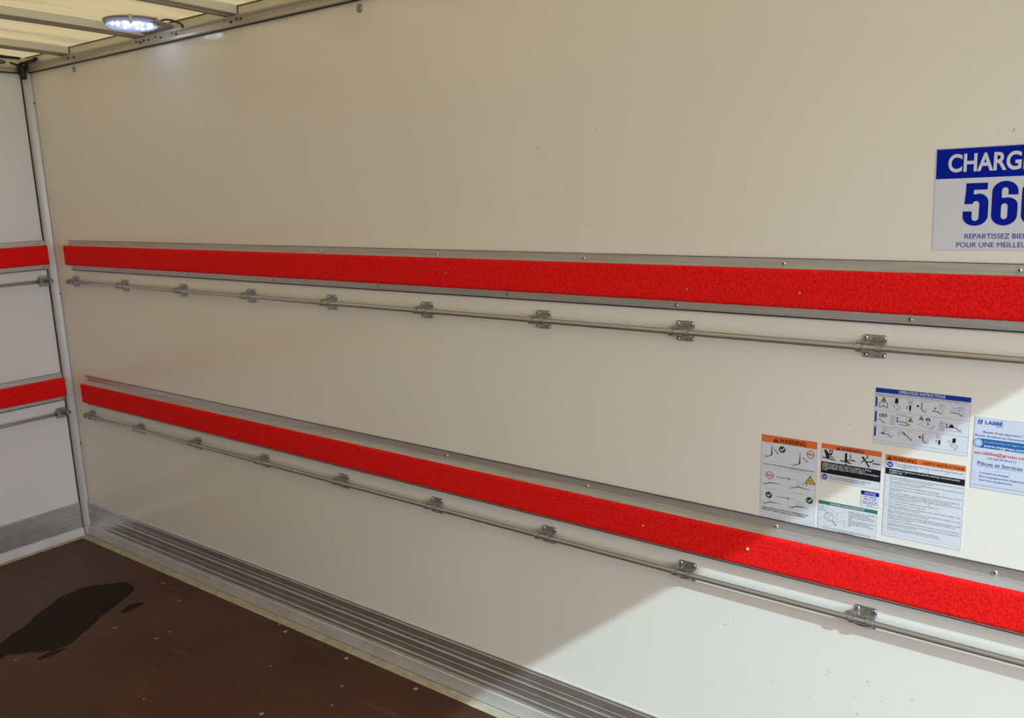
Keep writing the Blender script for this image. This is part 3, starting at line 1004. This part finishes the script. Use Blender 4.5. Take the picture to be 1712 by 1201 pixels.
def six(u):
    p = []
    p += band(arcpts(u + 22, D0 + 20, 22, 20, 0, 180), arcpts(u + 22, D0 + 18, 5.5, 6, 0, 180))
    p += [[(u, D0 + 20), (u + 16.5, D0 + 18), (u + 16.5, D1 - 18), (u, D1 - 20)]]
    p += [[(u + 27.5, D0 + 18), (u + 44, D0 + 20), (u + 44, D0 + 26), (u + 27.5, D0 + 26)]]
    p += band(arcpts(u + 22, D1 - 20, 22, 20, 0, -180), arcpts(u + 22, D1 - 18, 5.5, 6, 0, -180))
    p += band(arcpts(u + 27, D0 + 46, 17, 15, 115, 0), arcpts(u + 22, D0 + 48, 5.5, 6, 180, 0))
    p += [[(u + 27.5, D0 + 48), (u + 44, D0 + 46), (u + 44, D1 - 20), (u + 27.5, D1 - 18)]]
    p += [[(u + 15, D0 + 30), (u + 22, D0 + 32.5), (u + 17.5, D0 + 44.5), (u + 15, D0 + 50)]]
    return p
digit(s, six(u5 + 49))
def zero(u):
    p = band(arcpts(u + 22, D0 + 20, 22, 20, 0, 180), arcpts(u + 22, D0 + 18, 5.5, 6, 0, 180))
    p += [[(u, D0 + 20), (u + 16.5, D0 + 18), (u + 16.5, D1 - 18), (u, D1 - 20)], [(u + 27.5, D0 + 18), (u + 44, D0 + 20), (u + 44, D1 - 20), (u + 27.5, D1 - 18)]]
    p += band(arcpts(u + 22, D1 - 20, 22, 20, 0, -180), arcpts(u + 22, D1 - 18, 5.5, 6, 0, -180))
    return p
digit(s, zero(u5 + 99))
s.text('REPARTISSEZ BIEN LA CHARGE', 58, 176, 9.8, 'ink_navy', 186, 'LEFT', 0.003)
s.text('POUR UNE MEILLEURE STABILITE', 44, 192.5, 9.8, 'ink_navy', 200, 'LEFT', 0.0)

# --- warning sticker with platform drawings
s = Sticker('warning_sticker', 'tall orange headed warning sticker with platform drawings, leftmost of the group', 3.3740, 1.0100, 131, 201, 'paper_white', 'ink_grey')
s.rect(1, 1, 130, 18, 'ink_orange', 'header_bar')
s.triangle(35, 10.5, 11, 'ink_black', lay=2); s.text('!', 35, 14.3, 6.5, 'ink_orange', align='CENTER', bold=0.03)
s.text('WARNING', 43, 15.2, 10.2, 'ink_black', 62, bold=0.02)
truck_pose(s, 26, 50, 'up'); truck_pose(s, 92, 60, 'up')
check_sign(s, 50, 31, 8); no_sign(s, 116, 32, 8.5)
s.arrow((32, 33), (42, 44), 1.8, 4.5, 'ink_red', 'red_arrow', both=True); s.arrow((98, 42), (110, 52), 1.8, 4.5, 'ink_red', 'red_arrow', both=True)
s.text('Open or close platform at vehicle floor level only !', 5, 73, 4.0, 'ink_black', 121, bold=0.006)
s.stroke([(59, 75.2), (105, 75.2)], 0.5, 'ink_black', 'underline')
s.stroke([(2, 80), (129, 80)], 0.35, 'ink_grey', 'divider_line')
no_sign(s, 22, 98, 8.5); s.arrow((39, 99), (72, 99), 1.6, 6, 'ink_grey')
truck_pose(s, 24, 118, 'flat'); truck_pose(s, 88, 116, 'high', True)
s.triangle(117, 93, 20, 'ink_black', lay=1); s.triangle(117, 93.6, 15.5, 'ink_yellow', lay=2)
s.stroke([(113, 94), (121, 97)], 1.6, 'ink_black', 'slide_symbol', 3)
s.arrow((100, 106), (112, 106), 1.2, 4, 'ink_red', 'red_arrow', 2)
s.stroke([(8, 130), (38, 130)], 0.3, 'ink_grey', 'line_drawing'); s.stroke([(70, 131), (102, 131)], 0.3, 'ink_grey', 'line_drawing')
check_sign(s, 21, 147, 8); s.arrow((39, 147), (72, 147), 1.6, 6, 'ink_grey')
truck_pose(s, 24, 166, 'flat'); truck_pose(s, 88, 164, 'flat', True)
check_sign(s, 117, 142, 8)
s.text('Adjust platform pitch-up to compensate for\ndeflection before load is put on platform.', 5, 181, 4.3, 'ink_black', 112, bold=0.012, spacing=0.82)
s.stroke([(4, 193), (127, 193)], 0.25, 'ink_grey', 'divider_line')

# --- pinch warning sticker
s = Sticker('warning_sticker', 'small orange headed warning sticker with three black hazard pictograms', 3.5135, 1.0100, 130, 88, 'paper_white', 'ink_grey')
s.rect(1, 1, 129, 12.5, 'ink_orange', 'header_bar')
s.triangle(37, 7.4, 8, 'ink_black', lay=2); s.text('!', 37, 10.2, 4.6, 'ink_orange', align='CENTER', bold=0.03)
s.text('WARNING', 43, 11, 7.4, 'ink_black', 50, bold=0.02)
b = MB()
s.stroke([(4, 33), (31, 36)], 2.6, '', b=b); s.poly([(6, 15), (12, 15), (20, 33), (12, 33)], '', b=b); s.stroke([(14, 20), (22, 30), (28, 30)], 2, '', b=b)
s.poly([(17, 14), (26, 14), (24, 26), (19, 26)], '', b=b); b.build('hand_pictogram', 'ink_black', s.root)
s.poly([(19.6, 16.5), (23.6, 16.5), (22.6, 22), (20.4, 22)], 'paper_white', 'cutout', 2)
b = MB()
s.stroke([(43, 35), (66, 38)], 2.6, '', b=b); s.stroke([(62, 30), (74, 31)], 2.6, '', b=b); s.poly([(52, 16), (57, 16), (57, 30), (64, 35), (52, 35)], '', b=b)
b.build('foot_pictogram', 'ink_black', s.root)
s.arrow((64, 17), (64, 27), 1.8, 4, 'ink_black'); s.arrow((55, 46), (55, 38.5), 1.8, 4, 'ink_black')
s.disc(91, 20, 2.6, 'ink_black', 'head_pictogram')
b = MB()
s.stroke([(92, 23), (98, 29), (104, 40)], 3.2, '', b=b); s.stroke([(94, 25), (88, 32)], 2, '', b=b); s.stroke([(94, 24), (101, 18), (99, 13)], 2, '', b=b)
s.stroke([(98, 29), (109, 27), (113, 22)], 2.4, '', b=b); s.stroke([(112, 30), (126, 30)], 2.4, '', b=b)
b.build('falling_person_pictogram', 'ink_black', s.root)
s.rect(1, 43, 129, 70, 'ink_black', 'text_panel')
s.text("Liftgate hazards can result in crushing or falling.\nKeep hands and feet clear of pinch points.\nIf riding liftgate, make sure load is stable and footing is\nsolid.", 4, 49, 4.0, 'paper_white', 121, bold=0.012, spacing=0.80)
book_icon(s, 9.5, 78.5, 6.4)
s.text("Read and understand the user's manual, all\ninstructions and warnings before use.", 20, 77, 3.7, 'ink_text', 88, bold=0.004, spacing=0.9)

# --- platform loading sticker
s = Sticker('loading_sticker', 'green headed platform loading instructions sticker with cube drawing', 3.5115, 0.8750, 129.5, 73, 'paper_white', 'ink_grey')
s.rect(1, 1, 128.5, 9, 'ink_green', 'header_bar')
s.text('PLATFORM LOADING INSTRUCTIONS', 64, 7.2, 4.3, 'paper_white', 74, 'CENTER', 0.012)
s.stroke([(9, 12), (17, 24), (1.8, 24)], 0.7, 'ink_black', 'warning_triangle', 1, None, True); s.text('!', 9.3, 22.5, 6.5, 'ink_black', align='CENTER', bold=0.01)
b = MB()
s.stroke([(19, 30), (19, 12), (42, 26), (42, 46), (60, 38)], 0.45, '', b=b); s.stroke([(42, 26), (60, 17)], 0.45, '', b=b); s.stroke([(19, 12), (30, 6)], 0.4, '', b=b)
s.stroke([(3, 44), (16, 38), (42, 53), (22, 60), (3, 44)], 0.45, '', b=b); s.stroke([(60, 38), (57, 50), (62, 54)], 0.5, '', b=b)
b.build('line_drawing', 'ink_grey', s.root)
b = MB()
s.stroke([(17, 30), (25, 27), (33, 31), (25, 34), (17, 30), (17, 41), (25, 46), (33, 42), (33, 31)], 0.5, '', b=b); s.stroke([(25, 34), (25, 46)], 0.5, '', b=b)
b.build('cube_drawing', 'ink_grey', s.root)
s.ring(25, 37, 11, 0.5, 'ink_grey', 'circle_drawing'); s.stroke([(33, 45), (42, 54)], 2, 'ink_grey', 'hinge_drawing')
s.text("Position load as close as possible\nto inboard platform edge.\nPosition load in stable manner on\nplatform. Avoid tipping of a load\nside.\nOperator should stand on side of\nload, and never on inboard\nplatform edge to avoid crushing\nfeet.", 68, 17, 2.9, 'ink_text', 57, spacing=0.98)
s.stroke([(2, 62), (128, 62)], 0.3, 'ink_grey', 'divider_line')
s.text("Read and understand the user's manual, all instructions and\nwarnings before use.", 64, 65.6, 2.7, 'ink_text', 104, 'CENTER', spacing=0.9)

# --- notice sticker
s = Sticker('notice_sticker', 'very small white notice sticker with blue header between two warning stickers', 3.6030, 0.9158, 39.5, 37.5, 'paper_white', 'ink_grey')
s.rect(1, 1, 38.5, 10, 'ink_navy', 'header_bar')
s.text('NOTICE', 20, 7.8, 4.6, 'paper_white', 23, 'CENTER', 0.015)
s.text('LIFT GATE\nSHUT-OFF', 20, 15.2, 3.4, 'ink_navy', 26, 'CENTER', 0.008, spacing=1.15)
s.text('TO BE TURNED OFF\nWHEN LIFT IS NOT\nIN USE', 20, 26.5, 2.4, 'ink_navy', 32, 'CENTER', 0.004, spacing=1.15)

# --- safety instructions
s = Sticker('warning_sticker', 'large orange headed safety instructions sticker packed with small printed text', 3.6510, 1.0065, 157, 186, 'paper_white', 'ink_grey')
s.rect(1, 1, 156, 13.5, 'ink_orange', 'header_bar')
s.triangle(8, 8, 9, 'ink_black', lay=2); s.text('!', 8, 11, 5, 'ink_orange', align='CENTER', bold=0.03)
s.text('WARNING', 14, 12, 8.6, 'ink_black', 49, bold=0.016)
s.text('- SAFETY INSTRUCTIONS', 70, 10.6, 6.0, 'ink_black', 83, bold=0.012)
book_icon(s, 10, 22, 6.2)
s.text("Read and understand the user's manual, all instructions, and\nwarnings before use.", 20, 20, 3.3, 'ink_text', 132, spacing=1.0)
s.rect(1, 30, 156, 44, 'ink_black', 'text_panel')
s.text('Negligence or ignorance can put the operator and third parties\nat great risk.', 9, 35.5, 3.8, 'paper_white', 138, bold=0.012, spacing=0.95)
ITEMS = ["Do not use liftgate unless you have been properly trained and instructed, have read and\nhave read and understood the operating instructions.",
         "Wear appropriate clothing, safety shoes and fastened work wear. Use caution with a good\nservice grip and wear protective gloves.",
         "Ensure the vehicle is safely parked and braked before using the liftgate.",
         "Check platform load in the capacity chart for your model, and observe the rated\ncapacity limits.",
         "Always inspect if liftgate can be used safely before using it. Do not use liftgate if\nthere are signs of bad maintenance, damage or wear, or if the platform\nsurface is slippery. Do not attempt to repair liftgate yourself unless you have been\ntrained and authorised to do so.",
         "Ensure overhead clearance and sufficient space around unit before use.",
         "Do not use liftgate beyond its limits or in high winds.",
         "Make sure that platform area, including the area in which loads may fall, is clear\nat all times and is clear of obstacles.",
         "Make sure you can see and keep unobstructed view of the working area of the\nliftgate, the platform and the load at all times.",
         "Beware of fingers and toes at all times. Hands, body, clothing, objects or loads\nshould be kept clear from the closing edge of the platform, cylinders, and\nmoving parts of the liftgate.",
         "It is prohibited for anyone other than the operator to stand on the platform.",
         "Liftgate is intended for loading and unloading cargo only. Do not use liftgate for\nanything else but its intended use.",
         "Never leave platform in unsafe position. Keep all persons away from the\nmoving parts when operating with the controls, and avoid the working area."]
v = 50.5
for i, it in enumerate(ITEMS):
    s.text('%d.' % (i + 1), 3.5, v, 2.2, 'ink_text', name='item_number')
    nl = it.count('\n') + 1
    s.text(it, 10.5, v, 2.6, 'ink_text', 143 if max(len(q) for q in it.split('\n')) > 74 else None, spacing=1.10, xscale=0.94)
    v += nl * 4.09 + 1.75
s.stroke([(3, 178), (154, 178)], 0.25, 'ink_grey', 'divider_line')
b = MB()
s.stroke([(40, 13), (41, 24), (40, 34), (42, 48)], 0.7, '', b=b, lay=5); s.stroke([(85, 22), (87, 28)], 0.8, '', b=b, lay=5); s.stroke([(118, 26), (124, 22)], 0.5, '', b=b, lay=5)
s.stroke([(74, 62), (79, 56)], 0.6, '', b=b, lay=5); s.stroke([(60, 88), (64, 83)], 0.6, '', b=b, lay=5); s.stroke([(99, 30), (106, 38)], 0.7, '', b=b, lay=5)
s.stroke([(136, 113), (138, 117)], 0.6, '', b=b, lay=5); s.stroke([(90, 100), (93, 98)], 0.8, '', b=b, lay=5)
b.build('scratch', 'ink_grey', s.root)

# --- operation instructions
s = Sticker('instruction_sticker', 'wide blue headed operation instructions sticker with rows of small drawings', 3.6232, 1.1512, 185.5, 125, 'paper_white', 'ink_grey')
s.rect(1, 1, 184.5, 11, 'ink_blue', 'header_bar')
s.text('OPERATION INSTRUCTIONS', 92, 8.8, 6.4, 'paper_white', 90, 'CENTER', 0.014)
s.text("Read and understand the user's manual and all instructions and warnings before operating the liftgate. Operator\nneeds to be trained. Do not use.", 3, 15, 2.6, 'ink_black', 178, bold=0.004, spacing=0.95)
for v0, v1 in ((20, 48), (52, 82), (86, 114)):
    s.rect(1.5, v0 + 1, 5.2, v1 - 6, 'ink_blue', 'row_tab')
for vv in (50, 84):
    s.stroke([(1.5, vv), (184, vv)], 0.5, 'ink_grey', 'divider_line')
s.stroke([(1.5, 18.5), (184, 18.5)], 0.4, 'ink_grey', 'divider_line')
def ytri(u, v, z):
    s.triangle(u, v, z, 'ink_black', lay=1); s.triangle(u, v + z * 0.04, z * 0.68, 'ink_yellow', lay=2); s.stroke([(u - z * 0.12, v + z * 0.3), (u, v - z * 0.15), (u + z * 0.14, v + z * 0.3)], z * 0.14, 'ink_black', 'hazard_symbol', 3)
def keybox(u, v, sgn, arrow=True):
    s.frame(u, v, u + 9, v + 9, 0.5, 'ink_blue', 'button_frame')
    if arrow: s.arrow((u + 4.5, v + (7 if sgn > 0 else 2)), (u + 4.5, v + (2 if sgn > 0 else 7)), 0.9, 2.6, 'ink_black', 'button_arrow')
    else: s.stroke([(u + 2, v + 6), (u + 4.5, v + 3.5), (u + 7.5, v + 4)], 0.9, 'ink_black', 'button_symbol')
def arm(u, v, pts, w=1.5):
    s.stroke([(u + a, v + c) for a, c in pts], w, 'ink_black', 'platform_drawing')
def cab(u, v):
    b = MB(); s.stroke([(u, v + 16), (u, v), (u + 11, v)], 0.4, '', b=b); s.stroke([(u - 5, v + 20), (u + 10, v + 20)], 0.35, '', b=b)
    for r in (3.6, 2): s.stroke([(u + 9 + r * math.cos(math.radians(d)), v + 16 + r * math.sin(math.radians(d))) for d in range(100, 261, 20)], 0.4, '', b=b)
    b.build('line_drawing', 'ink_grey', s.root)
# row one
ytri(18, 24.5, 9.5)
b = MB(); s.stroke([(10, 33), (18, 30), (26, 33), (26, 43), (18, 39), (10, 43)], 1.3, '', b=b, closed=True); s.stroke([(18, 30), (18, 44)], 0.8, '', b=b); b.build('gate_drawing', 'ink_black', s.root)
s.poly([(41, 20), (47, 20), (47, 31), (40, 31)], 'ink_black', 'switch_drawing'); s.ring(34, 31, 3, 0.6, 'ink_grey', 'dial_drawing')
b = MB(); s.stroke([(37, 36), (44, 34), (51, 37), (50, 43), (46, 46), (44, 41), (38, 39)], 1.0, '', b=b, closed=True); b.build('hand_drawing', 'ink_grey', s.root)
s.frame(67, 20, 76, 29, 0.5, 'ink_blue', 'button_frame'); s.arrow((70, 28), (70, 22), 0.9, 2.4, 'ink_black'); s.stroke([(73.5, 22), (73.5, 28)], 0.9, 'ink_black', 'button_symbol')
s.rect(69, 31.5, 73, 42, 'ink_black', 'handle_drawing'); s.stroke([(71, 42), (71, 47)], 1.2, 'ink_black', 'handle_drawing'); s.arrow((65, 33), (65, 41), 1.0, 2.8, 'ink_blue')
s.disc(86, 31, 2.4, 'ink_black', 'lock_drawing'); cab(95, 21); arm(93, 38, [(0, -15), (0, 0), (8, 5)])
cab(126, 22); arm(124, 38, [(-10, 0), (0, 0), (7, 5)]); s.arrow((117, 36), (121, 29), 1.2, 3.6, 'ink_blue'); s.frame(128, 23, 136, 32, 0.5, 'ink_blue', 'button_frame'); s.stroke([(130, 28), (134, 26)], 0.9, 'ink_black', 'button_symbol')
s.frame(152, 24, 161, 32, 0.5, 'ink_blue', 'button_frame'); s.stroke([(154, 28), (159, 27)], 0.9, 'ink_black', 'button_symbol'); s.frame(163, 24, 172, 32, 0.5, 'ink_blue', 'button_frame'); s.stroke([(165, 28), (170, 27)], 0.9, 'ink_black', 'button_symbol')
cab(165, 22); arm(163, 37, [(-14, -1), (0, 0), (7, 5)]); s.stroke([(147, 28), (147, 40)], 0.5, 'ink_grey', 'line_drawing')
# row two
s.poly([(10, 57), (26, 56), (26, 63), (10, 64)], 'ink_grey', 'remote_drawing'); s.disc(14, 60, 1.4, 'paper_white', 'button_dot', 2); s.disc(21, 59.5, 1.4, 'paper_white', 'button_dot', 2)
arm(10, 69, [(0, 0), (8, 5), (12, 8)]); s.stroke([(10, 67), (26, 67)], 0.4, 'ink_grey', 'line_drawing')
keybox(33, 58, 1); keybox(33, 69, -1); s.arrow((47, 60), (47, 72), 1.4, 3.4, 'ink_navy', 'blue_arrow', both=True)
s.text('Never exceed\nrated load or lifting capacity', 44, 54.5, 2.2, 'ink_red', 36, spacing=0.9)
cab(65, 58); arm(64, 70, [(-15, 0), (0, 0), (6, 4)]); arm(64, 76, [(-14, 0), (0, 0), (7, -2)], 1.2); ytri(73, 63, 9)
ytri(94, 56, 9)
b = MB(); s.stroke([(88, 70), (98, 64), (120, 70), (112, 76)], 0.6, '', b=b, closed=True); s.stroke([(120, 70), (120, 72), (112, 78), (112, 76)], 0.6, '', b=b); b.build('tray_drawing', 'ink_grey', s.root)
s.poly(arcpts(107, 60, 5, 6, 180, 0, 10), 'ink_black', 'weight_drawing'); s.disc(107, 58, 1.8, 'paper_white', 'weight_hole', 2); s.arrow((107, 60), (107, 70), 1.2, 3, 'ink_black')
keybox(129, 58, 1); keybox(129, 69, -1); s.arrow((143, 60), (143, 71), 1.4, 3.4, 'ink_navy', 'blue_arrow', both=True)
cab(163, 56); arm(160, 68, [(-14, 0), (0, 0), (8, 6)]); s.poly(arcpts(152, 67.5, 4.5, 6, 180, 0, 10), 'ink_black', 'weight_drawing'); s.stroke([(147, 75), (164, 75)], 0.6, 'ink_grey', 'line_drawing')
# row three
keybox(18, 87, 1); cab(31, 88); arm(28, 100, [(-14, 0), (0, 0), (7, 5)]); s.arrow((20, 103), (20, 96), 1.4, 3.4, 'ink_navy', 'blue_arrow')
keybox(50, 90, 1, False); cab(70, 88); arm(66, 98, [(-6, -7), (3, 2), (11, 9)]); s.arrow((65, 99), (60, 92), 1.2, 3.6, 'ink_blue')
s.disc(93, 97, 2.4, 'ink_black', 'lock_drawing'); cab(101, 88); arm(99, 104, [(0, -14), (0, 0), (7, 5)]); s.arrow((94, 98), (99, 98), 1.0, 2.6, 'ink_red')
s.frame(125, 87, 133, 95, 0.5, 'ink_blue', 'button_frame'); s.arrow((128, 94), (128, 88.5), 0.9, 2.4, 'ink_black'); s.rect(129, 98, 133, 108, 'ink_black', 'handle_drawing'); s.arrow((125, 106), (125, 98), 1.0, 3, 'ink_blue')
s.poly([(156, 90), (162, 90), (161, 100), (155, 100)], 'ink_black', 'switch_drawing'); s.ring(150, 99, 3, 0.6, 'ink_grey', 'dial_drawing')
b = MB(); s.stroke([(152, 105), (159, 103), (166, 106), (164, 113), (161, 115), (160, 110), (153, 108)], 1.0, '', b=b, closed=True); b.build('hand_drawing', 'ink_grey', s.root)
s.stroke([(1.5, 117), (184, 117)], 0.35, 'ink_grey', 'divider_line')

# --- service sticker
s = Sticker('service_sticker', 'pale blue parts and repair service sticker at the right edge of the group', 3.8165, 1.1125, 104, 150, 'paper_blueish', 'ink_grey')
b = MB()
s.poly([(7, 5), (15, 5), (13.5, 14), (5.5, 14)], '', b=b); b.build('logo_mark', 'ink_blue', s.root)
s.stroke([(12.5, 7), (9, 7), (8.5, 9.5), (11.5, 9.5), (11, 12), (7.5, 12)], 0.9, 'paper_blueish', 'logo_letter', 2)
s.text('LABBÉ', 19, 13, 7.2, 'ink_navy', 31, bold=0.018)
s.stroke([(38, 16.2), (50, 15.6)], 1.0, 'ink_navy', 'underline')
s.text("Besoin d'une réparation ?", 52, 31.5, 4.6, 'ink_blue', 69, 'CENTER', 0.002)
s.text("Besoin de pièces ou d'accessoires ?", 52, 39.5, 4.6, 'ink_blue', 97, 'CENTER', 0.002)
s.rect(8, 43.5, 103, 63, 'ink_cyan', 'banner')
s.rect(8, 43.5, 103, 53, 'ink_cyan', 'banner_top', 2)
s.disc(9.5, 53.2, 8.8, 'ink_pale_blue', 'round_badge', 3, ry=9.6); s.ring(9.5, 53.2, 8.8, 0.8, 'ink_cyan', 'badge_ring', 4)
s.rect(6, 49.5, 13, 57, 'paper_blueish', 'screen_symbol', 4)
s.text('Commandez en ligne sur', 20, 51.5, 4.4, 'ink_pale_blue', 74, bold=0.006, lay=4)
s.text('www.mygruau.com', 20, 60.5, 5.6, 'paper_white', 73, bold=0.022, lay=4)
s.text('sav.labbe@gruau.com', 3, 76.5, 6.4, 'ink_red', 98, bold=0.010)
s.text('+33 (0)2 96 50 62 51', 53, 85, 3.8, 'ink_blue', 52, 'CENTER', 0.006)
s.text('Pièces et Services', 51, 99, 7.2, 'ink_blue', 80, 'CENTER', 0.006)
s.stroke([(11, 101.5), (91, 101.5)], 0.7, 'ink_blue', 'underline')
s.stroke([(38, 108), (69, 108)], 0.35, 'ink_grey', 'divider_line')
for i, q in enumerate(('Conseil technique', 'Accompagnement logistique', 'Suivi des équipements')):
    s.text(q, 15, 117 + 7.6 * i, 4.2, 'ink_blue', (53, 84, 60)[i])
    s.stroke([(4, 115.5 + 7.6 * i), (8, 115.5 + 7.6 * i)], 0.6, 'ink_blue', 'list_dash')
s.stroke([(5, 142), (98, 142)], 0.7, 'ink_text', 'address_line')

flush_texts()
